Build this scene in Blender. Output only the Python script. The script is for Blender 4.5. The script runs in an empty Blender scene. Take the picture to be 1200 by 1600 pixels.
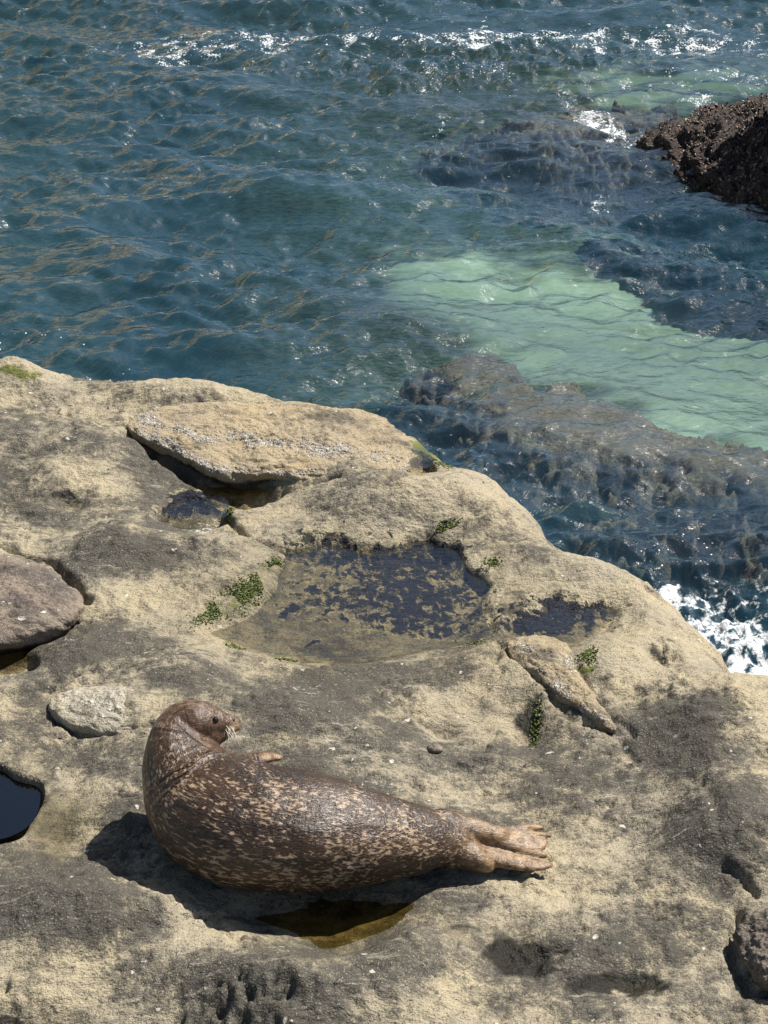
import bpy, bmesh, math, random
import numpy as np
from mathutils import Vector, Matrix, noise as mnoise
from mathutils.bvhtree import BVHTree

# ------------------------------------------------------------------ camera
scene = bpy.context.scene
COL = scene.collection
CAM_H, PITCH, FPX = 3.7, math.radians(29.0), 3000.0      # height above the shelf, look-down angle, focal length (1200 px frame)
SEA = -0.90                                             # sea level below the shelf
cam_data = bpy.data.cameras.new('camera')
cam_data.sensor_fit = 'HORIZONTAL'; cam_data.sensor_width = 36.0
cam_data.lens = 36.0 * FPX / 1200.0
cam_data.clip_start = 0.05; cam_data.clip_end = 2000.0
cam = bpy.data.objects.new('camera', cam_data); COL.objects.link(cam)
cam.location = (0, 0, CAM_H); cam.rotation_euler = (math.pi/2 - PITCH, 0, 0)
scene.camera = cam

# ------------------------------------------------------------------ sky, sun, exposure
SUN = Vector((0.58, 0.34, 1.0)).normalized()             # direction towards the sun
world = bpy.data.worlds.new('World'); scene.world = world; world.use_nodes = True
wn = world.node_tree; wn.nodes.clear()
wo = wn.nodes.new('ShaderNodeOutputWorld'); wb = wn.nodes.new('ShaderNodeBackground')
sky = wn.nodes.new('ShaderNodeTexSky'); sky.sky_type = 'NISHITA'; sky.sun_disc = False
sky.sun_elevation = math.asin(SUN.z); sky.sun_rotation = math.atan2(SUN.x, SUN.y)
sky.air_density = 1.0; sky.dust_density = 1.2; sky.ozone_density = 1.5
wb.inputs['Strength'].default_value = 0.06
wn.links.new(sky.outputs[0], wb.inputs['Color']); wn.links.new(wb.outputs[0], wo.inputs['Surface'])
sl = bpy.data.lights.new('sun', 'SUN'); sl.energy = 5.0; sl.angle = math.radians(0.5); sl.color = (1.0, 0.965, 0.905)
so = bpy.data.objects.new('sun', sl); COL.objects.link(so)
so.rotation_euler = SUN.to_track_quat('Z', 'Y').to_euler(); so.location = SUN * 30
vs = scene.view_settings; vs.view_transform = 'Standard'; vs.look = 'None'; vs.exposure = 0.55; vs.gamma = 1.0
vs.use_curve_mapping = False
scene.cycles.max_bounces = 4; scene.cycles.diffuse_bounces = 1; scene.cycles.glossy_bounces = 2; scene.cycles.transparent_max_bounces = 6; scene.cycles.use_denoising = True
scene.cycles.caustics_reflective = False; scene.cycles.caustics_refractive = False; scene.cycles.sample_clamp_indirect = 3.0; scene.cycles.sample_clamp_direct = 2.5

# ------------------------------------------------------------------ helpers
CA, SA = math.cos(PITCH), math.sin(PITCH)
def G(px, py, z=0.0):
    """where the line of sight of a photograph pixel meets the height z"""
    a = (px-600.0)/FPX; b = (800.0-py)/FPX
    d = np.array([a, CA + b*SA, -SA + b*CA])
    t = (z-CAM_H)/d[2]
    return np.array([d[0]*t, d[1]*t, z])
def proj(x, y, z):
    dep = np.maximum(y*CA - (z-CAM_H)*SA, 0.3)
    return 600 + FPX*x/dep, 800 - FPX*(y*SA + (z-CAM_H)*CA)/dep
def sstep(a, b, x):
    t = np.clip((x-a)/(b-a), 0, 1); return t*t*(3-2*t)

class Tile:
    """tileable random field with a power-law spectrum, unit variance"""
    def __init__(self, L, N, beta, seed, lmin=None, lmax=None, aniso=None):
        rng = np.random.default_rng(seed)
        k1 = np.fft.fftfreq(N, L/N)
        kx, ky = np.meshgrid(k1, k1, indexing='ij')
        k = np.hypot(kx, ky); k[0, 0] = 1
        A = k**(-beta)
        if lmax: A = A*np.exp(-(1/lmax/k)**4)
        if lmin: A = A*np.exp(-(k*lmin)**2)
        if aniso is not None:
            ang, p, iso = aniso
            c = np.abs((kx*math.cos(ang) + ky*math.sin(ang))/k)
            A = A*(iso + (1-iso)*c**p)
        A[0, 0] = 0
        F = np.fft.fft2(rng.standard_normal((N, N)))*A
        a = np.real(np.fft.ifft2(F)); self.a = (a/a.std()).astype(np.float32); self.L = L; self.N = N
    def __call__(self, x, y):
        u = (np.asarray(x)/self.L*self.N) % self.N; v = (np.asarray(y)/self.L*self.N) % self.N
        i = np.floor(u).astype(int) % self.N; j = np.floor(v).astype(int) % self.N
        fu = u-np.floor(u); fv = v-np.floor(v)
        i2 = (i+1) % self.N; j2 = (j+1) % self.N; a = self.a
        return (a[i, j]*(1-fu)+a[i2, j]*fu)*(1-fv) + (a[i, j2]*(1-fu)+a[i2, j2]*fu)*fv

T_low = Tile(7.3, 512, 2.2, 1, lmin=.25, lmax=2.2)
T_mid = Tile(4.1, 512, 1.9, 2, lmin=.05, lmax=.6)
T_fine = Tile(2.3, 512, 1.6, 3, lmin=.012, lmax=.12)
T_warp = Tile(5.7, 512, 2.0, 4, lmin=.04, lmax=.5)
T_warp2 = Tile(6.1, 512, 2.0, 5, lmin=.04, lmax=.5)

def smooth_closed(P, n=160):
    P = np.asarray(P, float); m = len(P); out = []
    per = max(2, n//m)
    for i in range(m):
        p0, p1, p2, p3 = P[i-1], P[i], P[(i+1) % m], P[(i+2) % m]
        for t in np.linspace(0, 1, per, endpoint=False):
            out.append(.5*((2*p1)+(-p0+p2)*t+(2*p0-5*p1+4*p2-p3)*t*t+(-p0+3*p1-3*p2+p3)*t**3))
    return np.array(out)
ISO = 1.65
def seg_dist(U, V, P, closed=False):
    """distance to a polyline drawn on the ground, lengths in photograph pixels"""
    P = np.asarray(P, float)*np.array([1, ISO]); V = V*ISO
    d = np.full(np.shape(U), 1e9); n = len(P)
    for i in range(n if closed else n-1):
        a = P[i]; b = P[(i+1) % n]; ab = b-a; L = ab@ab+1e-9
        t = np.clip(((U-a[0])*ab[0]+(V-a[1])*ab[1])/L, 0, 1)
        d = np.minimum(d, (U-a[0]-t*ab[0])**2+(V-a[1]-t*ab[1])**2)
    return np.sqrt(d)
def inside(U, V, P):
    P = np.asarray(P, float); r = np.zeros(np.shape(U), bool); n = len(P)
    for i in range(n):
        x1, y1 = P[i]; x2, y2 = P[(i+1) % n]
        if y1 == y2: continue
        c = ((y1 > V) != (y2 > V)) & (U < (x2-x1)*(V-y1)/(y2-y1)+x1)
        r ^= c
    return r
def sdf(U, V, P):
    d = seg_dist(U, V, P, True); return np.where(inside(U, V, P), -d, d)
def blob(U, V, cx, cy, ru, rv, rot=0, p=1.0):
    c, s = math.cos(math.radians(rot)), math.sin(math.radians(rot))
    du, dv = U-cx, V-cy
    a = (du*c+dv*s)/ru; b = (-du*s+dv*c)/rv
    return np.exp(-((a*a+b*b)**p))

def mesh_np(name, co, faces, attrs=None, smooth=True):
    me = bpy.data.meshes.new(name)
    co = np.ascontiguousarray(co, np.float32); faces = np.ascontiguousarray(faces, np.int32)
    k = faces.shape[1]
    me.vertices.add(len(co)); me.vertices.foreach_set('co', co.ravel())
    me.loops.add(faces.size); me.loops.foreach_set('vertex_index', faces.ravel())
    me.polygons.add(len(faces)); me.polygons.foreach_set('loop_start', np.arange(0, faces.size, k, dtype=np.int32))
    me.update(calc_edges=True)
    if smooth: me.polygons.foreach_set('use_smooth', np.ones(len(faces), bool))
    for n, a in (attrs or {}).items(): add_attr(me, n, a)
    me.validate(); return me
def add_attr(me, n, a):
    a = np.ascontiguousarray(a, np.float32)
    if a.ndim == 1:
        at = me.attributes.new(n, 'FLOAT', 'POINT'); at.data.foreach_set('value', a)
    else:
        at = me.attributes.new(n, 'FLOAT_VECTOR', 'POINT'); at.data.foreach_set('vector', a.ravel())
def grid_faces(nx, ny):
    i = np.arange(nx*ny).reshape(nx, ny)
    return np.stack([i[:-1, :-1], i[1:, :-1], i[1:, 1:], i[:-1, 1:]], -1).reshape(-1, 4)
def obj(name, me, mat=None, parent=None, label=None, cat=None, kind=None, group=None, loc=None):
    o = bpy.data.objects.new(name, me); COL.objects.link(o)
    if mat and me: me.materials.append(mat)
    if parent: o.parent = parent; o.matrix_parent_inverse = parent.matrix_world.inverted()
    if label: o['label'] = label
    if cat: o['category'] = cat
    if kind: o['kind'] = kind
    if group: o['group'] = group
    return o
def empty(name, loc, label, cat, group=None):
    o = bpy.data.objects.new(name, None); COL.objects.link(o); o.location = loc; o['label'] = label; o['category'] = cat
    if group: o['group'] = group
    o.matrix_world = Matrix.Translation(Vector(loc))
    o.empty_display_size = .05
    return o

# ------------------------------------------------------------------ materials
class NT:
    def __init__(self, name):
        self.m = bpy.data.materials.new(name); self.m.use_nodes = True
        self.t = self.m.node_tree; self.t.nodes.clear()
        self.out = self.n('ShaderNodeOutputMaterial')
    def n(self, ty, **kw):
        x = self.t.nodes.new(ty)
        for k, v in kw.items(): setattr(x, k, v)
        return x
    def l(self, a, b): self.t.links.new(a, b)
    def set(self, sock, v):
        if hasattr(v, 'is_output') or isinstance(v, bpy.types.NodeSocket): self.l(v, sock)
        else: sock.default_value = v
    def math(self, op, a, b=0.0, c=None, clamp=False):
        x = self.n('ShaderNodeMath', operation=op, use_clamp=clamp)
        self.set(x.inputs[0], a); self.set(x.inputs[1], b)
        if c is not None: self.set(x.inputs[2], c)
        return x.outputs[0]
    def ramp(self, v, a, b, lo=0.0, hi=1.0):
        x = self.n('ShaderNodeMapRange', interpolation_type='SMOOTHSTEP')
        self.set(x.inputs[0], v); self.set(x.inputs[1], a); self.set(x.inputs[2], b); self.set(x.inputs[3], lo); self.set(x.inputs[4], hi)
        return x.outputs[0]
    def mix(self, f, a, b, bt='MIX'):
        x = self.n('ShaderNodeMix', data_type='RGBA', blend_type=bt, clamp_factor=True)
        self.set(x.inputs[0], f)
        for s, v in ((x.inputs[6], a), (x.inputs[7], b)):
            self.set(s, v if not isinstance(v, tuple) else (v+(1.0,) if len(v) == 3 else v))
        return x.outputs[2]
    def noise(self, scale, detail=4, rough=.55, vec=None, dist=0.0):
        x = self.n('ShaderNodeTexNoise'); x.inputs['Scale'].default_value = scale
        x.inputs['Detail'].default_value = detail; x.inputs['Roughness'].default_value = rough; x.inputs['Distortion'].default_value = dist
        if vec is not None: self.l(vec, x.inputs['Vector'])
        return x.outputs['Fac']
    def voro(self, scale, vec=None, feat='F1', out='Distance', rand=1.0):
        x = self.n('ShaderNodeTexVoronoi', feature=feat); x.inputs['Scale'].default_value = scale
        x.inputs['Randomness'].default_value = rand
        if vec is not None: self.l(vec, x.inputs['Vector'])
        return x.outputs[out]
    def pos(self): return self.n('ShaderNodeNewGeometry').outputs['Position']
    def mapv(self, vec, sc=(1, 1, 1), rot=(0, 0, 0)):
        x = self.n('ShaderNodeMapping'); x.inputs['Scale'].default_value = sc; x.inputs['Rotation'].default_value = rot
        self.l(vec, x.inputs['Vector']); return x.outputs[0]
    def attr(self, name, out='Fac'): return self.n('ShaderNodeAttribute', attribute_name=name).outputs[out]
    def sep(self, v):
        x = self.n('ShaderNodeSeparateXYZ'); self.l(v, x.inputs[0]); return x.outputs
    def bump(self, h, strength=.5, dist=.01, normal=None):
        x = self.n('ShaderNodeBump'); x.inputs['Strength'].default_value = strength; x.inputs['Distance'].default_value = dist
        self.l(h, x.inputs['Height'])
        if normal is not None: self.l(normal, x.inputs['Normal'])
        return x.outputs[0]
    def pbsdf(self, col, rough, normal=None, spec=.4, **kw):
        x = self.n('ShaderNodeBsdfPrincipled'); self.set(x.inputs['Base Color'], col if not isinstance(col, tuple) else col+(1.0,))
        self.set(x.inputs['Roughness'], rough); self.set(x.inputs['Specular IOR Level'], spec)
        if normal is not None: self.l(normal, x.inputs['Normal'])
        for k, v in kw.items(): self.set(x.inputs[k.replace('_', ' ')], v)
        return x.outputs[0]
    def schlick(self, normal, f0):
        # the same on both sides of the surface, so that sunlight also passes down through it
        g = self.n('ShaderNodeNewGeometry'); d = self.n('ShaderNodeVectorMath', operation='DOT_PRODUCT')
        self.l(normal, d.inputs[0]); self.l(g.outputs['Incoming'], d.inputs[1])
        c = self.math('ABSOLUTE', d.outputs['Value']); p = self.math('POWER', self.math('SUBTRACT', 1.0, c, clamp=True), 2.8)
        return self.math('ADD', f0, self.math('MULTIPLY', p, 1-f0))
    def done(self, s): self.l(s, self.out.inputs['Surface']); return self.m

def rock_material(name, tan=(.41, .35, .24), dark=(.068, .063, .054), bias=0.33):
    """sandstone: grainy tan stone, grey biofilm, white salt and barnacle crust, wet stains, weed"""
    m = NT(name); P = m.pos()
    A = m.sep(m.attr('mask', 'Vector')); B = m.sep(m.attr('mask2', 'Vector'))
    g1 = m.noise(165, 3, .65, P); g2 = m.noise(60, 4, .6, P); g3 = m.noise(13, 5, .6, P); g4 = m.noise(3.1, 5, .6, P)
    streak = m.noise(9, 5, .65, m.mapv(P, (1, 3.4, 1), (0, 0, .5)))
    t2 = m.mix(m.ramp(g4, .3, .7), (tan[0]*1.06, tan[1]*1.04, tan[2]*.98), (tan[0]*.86, tan[1]*.87, tan[2]*.92))
    # biofilm: attribute pushed through grain so its rim is ragged
    dsum = m.math('ADD', m.math('MULTIPLY', m.math('SUBTRACT', g1, .5), 1.5), m.math('MULTIPLY', m.math('SUBTRACT', g3, .5), 1.7))
    dsum = m.math('ADD', dsum, m.math('MULTIPLY', m.math('SUBTRACT', g2, .5), 1.0))
    dsum = m.math('ADD', dsum, m.math('MULTIPLY', m.math('SUBTRACT', streak, .5), .8))
    dm = m.ramp(m.math('ADD', m.math('ADD', A[0], bias), dsum), .20, .95)
    c = m.mix(m.math('MULTIPLY', dm, .95), t2, dark)
    # single light and dark grains
    c = m.mix(m.math('MULTIPLY', m.ramp(g1, .57, .68, 0, .6), m.ramp(g4, .3, .65, .35, 1)), c, (.62, .54, .39))
    c = m.mix(m.ramp(m.noise(190, 3, .6, P), .54, .66, 0, .8), c, (.055, .047, .036))
    # white crust
    pale = m.math('MULTIPLY', m.ramp(m.noise(7, 6, .7, m.mapv(P, (1, 5.5, 1), (0, 0, -.12)), .5), .56, .72), m.ramp(g4, .42, .6, 0, .55))
    c = m.mix(pale, c, (.58, .52, .40))
    wsum = m.math('ADD', A[1], m.math('MULTIPLY', m.math('SUBTRACT', m.noise(48, 4, .7, P), .5), 1.9))
    wsum = m.math('ADD', wsum, m.math('MULTIPLY', m.math('SUBTRACT', streak, .5), 1.2))
    wm = m.ramp(wsum, .62, .95)
    c = m.mix(m.math('MULTIPLY', wm, .85), c, (.62, .57, .48))
    fleck = m.ramp(m.noise(26, 2, .4, P), .735, .76)
    c = m.mix(m.math('MULTIPLY', fleck, .7), c, (.68, .64, .52))
    # green weed film
    mo = m.ramp(m.math('ADD', B[0], m.math('MULTIPLY', m.math('SUBTRACT', m.noise(40, 4, .6, P), .5), 1.5)), .4, .8)
    c = m.mix(mo, c, m.mix(g2, (.09, .12, .025), (.20, .19, .06)))
    # brown olive slime of the wet hollows
    c = m.mix(m.math('MULTIPLY', B[2], .85), c, m.mix(m.ramp(g3, .35, .65), (.125, .100, .048), (.050, .042, .022)))
    # wet stone is darker and glossy
    wet = m.ramp(m.math('ADD', A[2], m.math('MULTIPLY', m.math('SUBTRACT', g3, .5), 1.1)), .35, .75)
    c = m.mix(m.math('MULTIPLY', wet, .94), c, m.mix(.5, (.010, .009, .006), (.026, .023, .015)))
    # dark weed mats
    ds = m.math('ADD', B[1], m.math('MULTIPLY', m.math('SUBTRACT', m.noise(25, 5, .66, m.mapv(P, (1, .8, 1)), .5), .5), 2.6))
    ds = m.math('ADD', ds, m.math('MULTIPLY', m.math('SUBTRACT', g2, .5), .5))
    dk = m.ramp(ds, .40, .72)
    halo = m.math('MULTIPLY', m.ramp(ds, .22, .42), m.math('MULTIPLY', m.ramp(m.noise(23, 3, .5, P), .47, .56), m.ramp(B[1], .05, .25)))
    c = m.mix(m.math('MULTIPLY', halo, .8), c, (.50, .43, .27))
    c = m.mix(dk, c, m.mix(g2, (.006, .007, .016), (.022, .022, .035)))
    h = m.math('ADD', m.math('MULTIPLY', g1, .35), m.math('MULTIPLY', g2, .8))
    h = m.math('ADD', h, m.math('MULTIPLY', g3, 1.6))
    h = m.math('ADD', h, m.math('MULTIPLY', wm, m.math('MULTIPLY', m.voro(70, P), 1.1)))
    h = m.math('ADD', h, m.math('MULTIPLY', dk, .9))
    h = m.math('ADD', h, m.math('MULTIPLY', streak, 1.4))
    h = m.math('SUBTRACT', h, m.math('MULTIPLY', m.ramp(m.voro(16, m.mapv(P, (1, 2.2, 1), (0, 0, .5)), 'DISTANCE_TO_EDGE'), 0, .05, 1, 0), m.math('MULTIPLY', m.ramp(g4, .60, .72), .5)))
    nrm = m.bump(h, .85, .014)
    rough = m.ramp(m.math('MAXIMUM', wet, m.math('MULTIPLY', dk, .6)), 0, 1, .88, .33)
    return m.done(m.pbsdf(c, rough, nrm, .2))

def pool_material(name, tint=(.72, .66, .5), wav=.35, ior=.055):
    m = NT(name); P = m.pos()
    h = m.math('ADD', m.noise(14, 3, .5, m.mapv(P, (1, 2.2, 1))), m.math('MULTIPLY', m.noise(45, 2, .5, P), .25))
    nrm = m.bump(h, wav, .012)
    fr = m.schlick(nrm, ior)
    tr = m.n('ShaderNodeBsdfTransparent'); tr.inputs['Color'].default_value = tint+(1,)
    gl = m.n('ShaderNodeBsdfGlossy'); gl.inputs['Roughness'].default_value = .02; m.l(nrm, gl.inputs['Normal'])
    mx = m.n('ShaderNodeMixShader'); m.l(fr, mx.inputs[0]); m.l(tr.outputs[0], mx.inputs[1]); m.l(gl.outputs[0], mx.inputs[2])
    return m.done(mx.outputs[0])

def sea_material():
    m = NT('sea_water'); P = m.pos()
    F = m.sep(m.attr('foam', 'Vector'))
    n1 = m.noise(5.5, 3, .5, m.mapv(P, (1, 1.9, .3), (0, 0, .12)), .5)
    n2 = m.noise(17, 3, .5, m.mapv(P, (1, 1.7, .3), (0, 0, -.2)), .6)
    n3 = m.noise(48, 2, .5, m.mapv(P, (1, 1.5, .3), (0, 0, .3)), .3)
    h = m.math('ADD', m.math('MULTIPLY', n1, .020), m.math('MULTIPLY', n2, m.math('MULTIPLY', F[2], .0105)))
    h = m.math('ADD', h, m.math('MULTIPLY', n3, m.math('MULTIPLY', F[2], .0016)))
    nrm = m.bump(h, 1.0, 1.0)
    fr = m.schlick(nrm, .10)
    tr = m.n('ShaderNodeBsdfTransparent'); tr.inputs['Color'].default_value = (.80, .98, .97, 1)
    gl = m.n('ShaderNodeBsdfGlossy'); gl.inputs['Roughness'].default_value = .035; m.l(nrm, gl.inputs['Normal'])
    df = m.n('ShaderNodeBsdfDiffuse'); df.inputs['Color'].default_value = (.011, .056, .080, 1)     # turbid water scatters blue green
    tm = m.n('ShaderNodeMixShader'); m.l(m.attr('turbid'), tm.inputs[0]); m.l(tr.outputs[0], tm.inputs[1]); m.l(df.outputs[0], tm.inputs[2])
    mx = m.n('ShaderNodeMixShader'); m.l(fr, mx.inputs[0]); m.l(tm.outputs[0], mx.inputs[1]); m.l(gl.outputs[0], mx.inputs[2])
    # foam: floating clots and lace
    clot = m.noise(9, 6, .68, m.mapv(P, (.8, .75, 1)), .6)
    lace = m.voro(9, m.mapv(P, (1, 1.3, 1)), 'DISTANCE_TO_EDGE')
    fine = m.noise(60, 3, .6, P)
    a = m.math('ADD', F[0], m.math('MULTIPLY', m.math('SUBTRACT', clot, .5), 2.6))
    a = m.math('ADD', a, m.math('MULTIPLY', m.math('SUBTRACT', fine, .5), 1.6))
    fa = m.ramp(a, .66, .95)
    b = m.math('SUBTRACT', F[1], m.math('MULTIPLY', lace, 2.8))
    b = m.math('ADD', b, m.math('MULTIPLY', m.math('SUBTRACT', clot, .5), 2.2))
    b = m.math('ADD', b, m.math('MULTIPLY', m.math('SUBTRACT', fine, .5), 1.3))
    fb = m.ramp(b, .40, 1.0)
    spk = m.ramp(m.math('ADD', m.voro(26, P), m.math('MULTIPLY', m.noise(3, 2, .5, P), -.0)), .10, .14, 1, 0)
    spk = m.math('MULTIPLY', spk, m.ramp(m.math('ADD', m.attr('specks'), m.math('MULTIPLY', m.math('SUBTRACT', m.noise(2.2, 3, .6, P), .5), 1.6)), .62, .7))
    f = m.math('MAXIMUM', m.math('MAXIMUM', fa, fb), spk)
    fn = m.bump(m.math('ADD', clot, m.math('MULTIPLY', fine, .4)), .8, .04)
    fo = m.pbsdf((.80, .82, .82), .7, fn, .3)
    m2 = m.n('ShaderNodeMixShader'); m.l(m.math('MULTIPLY', f, .95), m2.inputs[0]); m.l(mx.outputs[0], m2.inputs[1]); m.l(fo, m2.inputs[2])
    return m.done(m2.outputs[0])

def seabed_material():
    m = NT('seabed_sand'); P = m.pos()
    w = m.attr('rocky')
    n = m.noise(2.2, 6, .65, m.mapv(P, (.7, 2.2, 1), (0, 0, -.25)), .8); k = m.noise(14, 5, .6, m.mapv(P, (1, 2.0, 1)), .8)
    sand = m.mix(m.ramp(k, .3, .7), (.47, .49, .35), (.62, .62, .46))
    rock = m.mix(m.ramp(k, .35, .65), (.035, .05, .045), (.15, .15, .10))
    f = m.ramp(m.math('ADD', w, m.math('MULTIPLY', m.math('SUBTRACT', n, .5), 1.5)), .02, .95)
    return m.done(m.pbsdf(m.mix(f, sand, rock), .9, m.bump(k, .25, .02), .1))

def weed_rock_material(name, c1=(.05, .028, .022), c2=(.26, .165, .12), c3=(.12, .075, .08), bs=.9, bd=.035):
    m = NT(name); P = m.pos()
    k = m.noise(26, 5, .7, m.mapv(P, (1, 1.7, 1)), 1.2); j = m.noise(5, 4, .6, P); g = m.noise(80, 3, .6, P)
    c = m.mix(m.ramp(k, .34, .66), c1, c2); c = m.mix(m.ramp(j, .4, .65, 0, .75), c, c3)
    c = m.mix(m.ramp(g, .62, .7, 0, .6), c, (.5, .42, .3))
    h = m.math('ADD', k, m.math('MULTIPLY', g, .4))
    return m.done(m.pbsdf(c, .55, m.bump(h, bs, bd), .3))

def simple(name, col, rough=.6, spec=.4, var=None, scale=30, bump=0.0):
    m = NT(name); P = m.pos(); n = m.noise(scale, 4, .6, P)
    c = m.mix(m.ramp(n, .35, .65), col, var) if var else col
    return m.done(m.pbsdf(c, rough, m.bump(n, bump, .01) if bump else None, spec))

# ------------------------------------------------------------------ rock shelf
def axis(core0, core1, step, lo, hi, grow=1.12):
    a = list(np.arange(core0, core1+1e-6, step)); s = step
    while a[-1] < hi: s *= grow; a.append(a[-1]+s)
    s = step
    while a[0] > lo: s *= grow; a.insert(0, a[0]-s)
    return np.array(a)

EDGE = [(-2600, 600), (-900, 560), (-300, 558), (0, 572), (60, 574), (112, 596), (250, 606), (400, 630), (540, 640), (625, 664), (695, 705), (742, 738), (763, 770),
        (793, 785), (808, 820), (868, 852), (960, 884), (1006, 925), (1060, 985), (1105, 1042), (1135, 1066), (1205, 1070), (1330, 1110), (1560, 1260), (2300, 1500), (5200, 2600)]
EDGE_POLY = EDGE + [(5200, 9000), (-2600, 9000)]
MAIN_POOL = [(452, 852), (485, 842), (540, 843), (600, 846), (632, 838), (668, 832), (705, 848), (722, 872), (752, 890), (768, 912), (760, 935), (772, 952), (764, 985),
             (722, 1003), (660, 1015), (590, 1025), (500, 1028), (430, 1018), (365, 1000), (314, 976), (338, 960), (388, 938), (424, 905), (440, 880), (446, 864)]
POOLS = [  # name, outline, rim level, water depth below the rim, basin depth, wall width far / near, tint
    ('main', MAIN_POOL, -.030, .018, .045, 8, 40),
    ('dark', [(256, 772), (300, 764), (340, 772), (356, 786), (352, 806), (322, 810), (280, 809), (254, 803), (244, 788)], -.035, .02, .07, 8, 10),
    ('under_slab', [(325, 752), (370, 752), (418, 756), (412, 770), (386, 778), (350, 776), (326, 768)], -.04, .018, .05, 10, 8),
    ('left_deep', [(-90, 1200), (-30, 1188), (8, 1192), (36, 1203), (55, 1222), (61, 1246), (54, 1274), (32, 1297), (-10, 1310), (-80, 1300), (-120, 1250)], -.02, .03, .30, 9, 16),
    ('boulder_puddle', [(-60, 1000), (0, 1004), (44, 1010), (50, 1026), (20, 1038), (-40, 1036)], -.035, .018, .05, 8, 10),
    ('belly_puddle', [(384, 1424), (440, 1408), (540, 1392), (640, 1392), (654, 1408), (630, 1438), (575, 1462), (520, 1480), (480, 1474), (440, 1450)], -.02, .009, .018, 30, 44),
    ('wet_hollow', [(788, 968), (830, 950), (890, 944), (950, 938), (962, 958), (930, 985), (890, 1004), (850, 1000), (800, 992)], -.02, .012, .03, 12, 14),
    ('weedy_pool', [(632, 706), (660, 700), (676, 716), (668, 730), (640, 728)], -.02, .015, .05, 6, 8),
]
SLAB = [(203, 668), (214, 652), (256, 634), (330, 628), (420, 634), (520, 636), (590, 650), (634, 680), (644, 712), (642, 730), (606, 748), (545, 753), (480, 748), (436, 740), (380, 742), (325, 730), (268, 704), (224, 684)]
LEFT_B = [(-160, 900), (-90, 866), (0, 866), (60, 884), (104, 912), (131, 938), (120, 962), (80, 982), (30, 994), (-60, 1004), (-140, 970)]
OVAL = [(80, 1108), (90, 1086), (135, 1074), (195, 1074), (240, 1080), (262, 1104), (252, 1134), (215, 1147), (165, 1146), (112, 1132)]
RIDGE = [(792, 1012), (806, 998), (850, 996), (886, 1010), (902, 1036), (912, 1062), (938, 1100), (962, 1136), (950, 1138), (910, 1108), (870, 1082), (838, 1056), (812, 1042)]

RELIEF = [  # mounds and hollows of the shelf: photo place, half sizes, turn, height (m)
    (1140, 1190, 130, 150, 0, .11), (1000, 1290, 90, 110, 10, -.035), (1180, 1330, 90, 60, 0, .05),
    (260, 615, 190, 22, 6, .05), (130, 690, 130, 45, 12, .05), (330, 700, 60, 50, 20, -.045), (60, 640, 60, 30, 0, -.03),
    (20, 590, 60, 22, 10, .08), (210, 860, 110, 52, -12, .07), (60, 800, 100, 30, 0, -.03), (330, 840, 60, 35, 0, .03),
    (600, 780, 120, 45, 5, .04), (420, 1120, 220, 50, 2, .02), (700, 1120, 110, 50, -10, -.03), (826, 1118, 36, 30, 20, -.045),
    (690, 1115, 28, 14, 20, -.03), (110, 1450, 200, 70, 12, .04), (440, 1560, 150, 50, 5, .06), (620, 1540, 60, 60, 0, .03), (300, 1470, 120, 20, -8, -.02),
    (840, 1500, 100, 45, 8, -.03), (970, 1530, 90, 26, -5, -.03), (860, 1180, 200, 60, 10, .015), (108, 778, 24, 10, 0, -.05), (1120, 1410, 60, 30, 20, -.03),
    (1035, 1030, 30, 16, 20, -.025), (150, 1040, 120, 26, -4, .025), (330, 1050, 160, 30, 0, .02), (680, 1240, 60, 14, 10, -.006), (80, 1300, 60, 34, 20, -.03),
    (20, 1590, 60, 26, 0, -.03), (100, 1598, 60, 18, 0, -.04), (930, 900, 90, 30, 20, .03), (720, 1010, 60, 30, 0, .015)]
CREVICES = [  # line, half width px, depth m
    ([(205, 676), (262, 716), (330, 744), (430, 756)], 10, .075), ([(436, 752), (545, 762), (612, 756), (650, 738)], 5, .03),
    ([(354, 784), (366, 812), (384, 832), (420, 842), (452, 850)], 5, .035), ([(452, 848), (500, 838), (600, 842), (700, 846)], 6, .03),
    ([(632, 838), (668, 830), (708, 846), (728, 874), (764, 900)], 7, .03), ([(800, 1008), (822, 1048), (868, 1086), (930, 1128), (1000, 1190)], 6, .016),
    ([(1070, 1236), (1100, 1262), (1110, 1300), (1106, 1335)], 9, .014), ([(1128, 1384), (1156, 1398), (1180, 1424)], 7, .028),
    ([(-20, 862), (60, 878), (110, 908), (134, 936)], 7, .06), ([(-40, 1000), (30, 1000), (80, 990), (122, 968)], 9, .06), ([(780, 1040), (760, 1062), (730, 1080)], 5, .02),
    ([(905, 1050), (950, 1118), (985, 1150)], 5, .02), ([(1150, 1440), (1152, 1500), (1180, 1550), (1230, 1560)], 9, .05), ([(380, 1418), (300, 1455), (250, 1490)], 5, .012),
    ([(84, 1118), (120, 1140), (180, 1152), (240, 1150)], 4, .025), ([(770, 1030), (785, 1000), (800, 1020)], 6, .03), ([(630, 1500), (655, 1545), (640, 1600)], 5, .012),
    ([(0, 650), (120, 645), (240, 662)], 6, .012), ([(0, 1080), (80, 1060), (240, 1052)], 5, .008)]

rx = axis(-1.8, 1.8, .0076, -9, 9); ry = axis(3.55, 8.5, .0085, -3, 11)
X, Y = np.meshgrid(rx, ry, indexing='ij'); sh = X.shape; x = X.ravel(); y = Y.ravel()

def warp(x, y, U, V, a=7):
    return U + a*T_warp(x, y) + .35*a*T_fine(x, y), V + .6*a*T_warp2(x, y) + .25*a*T_fine(y, x)

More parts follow.
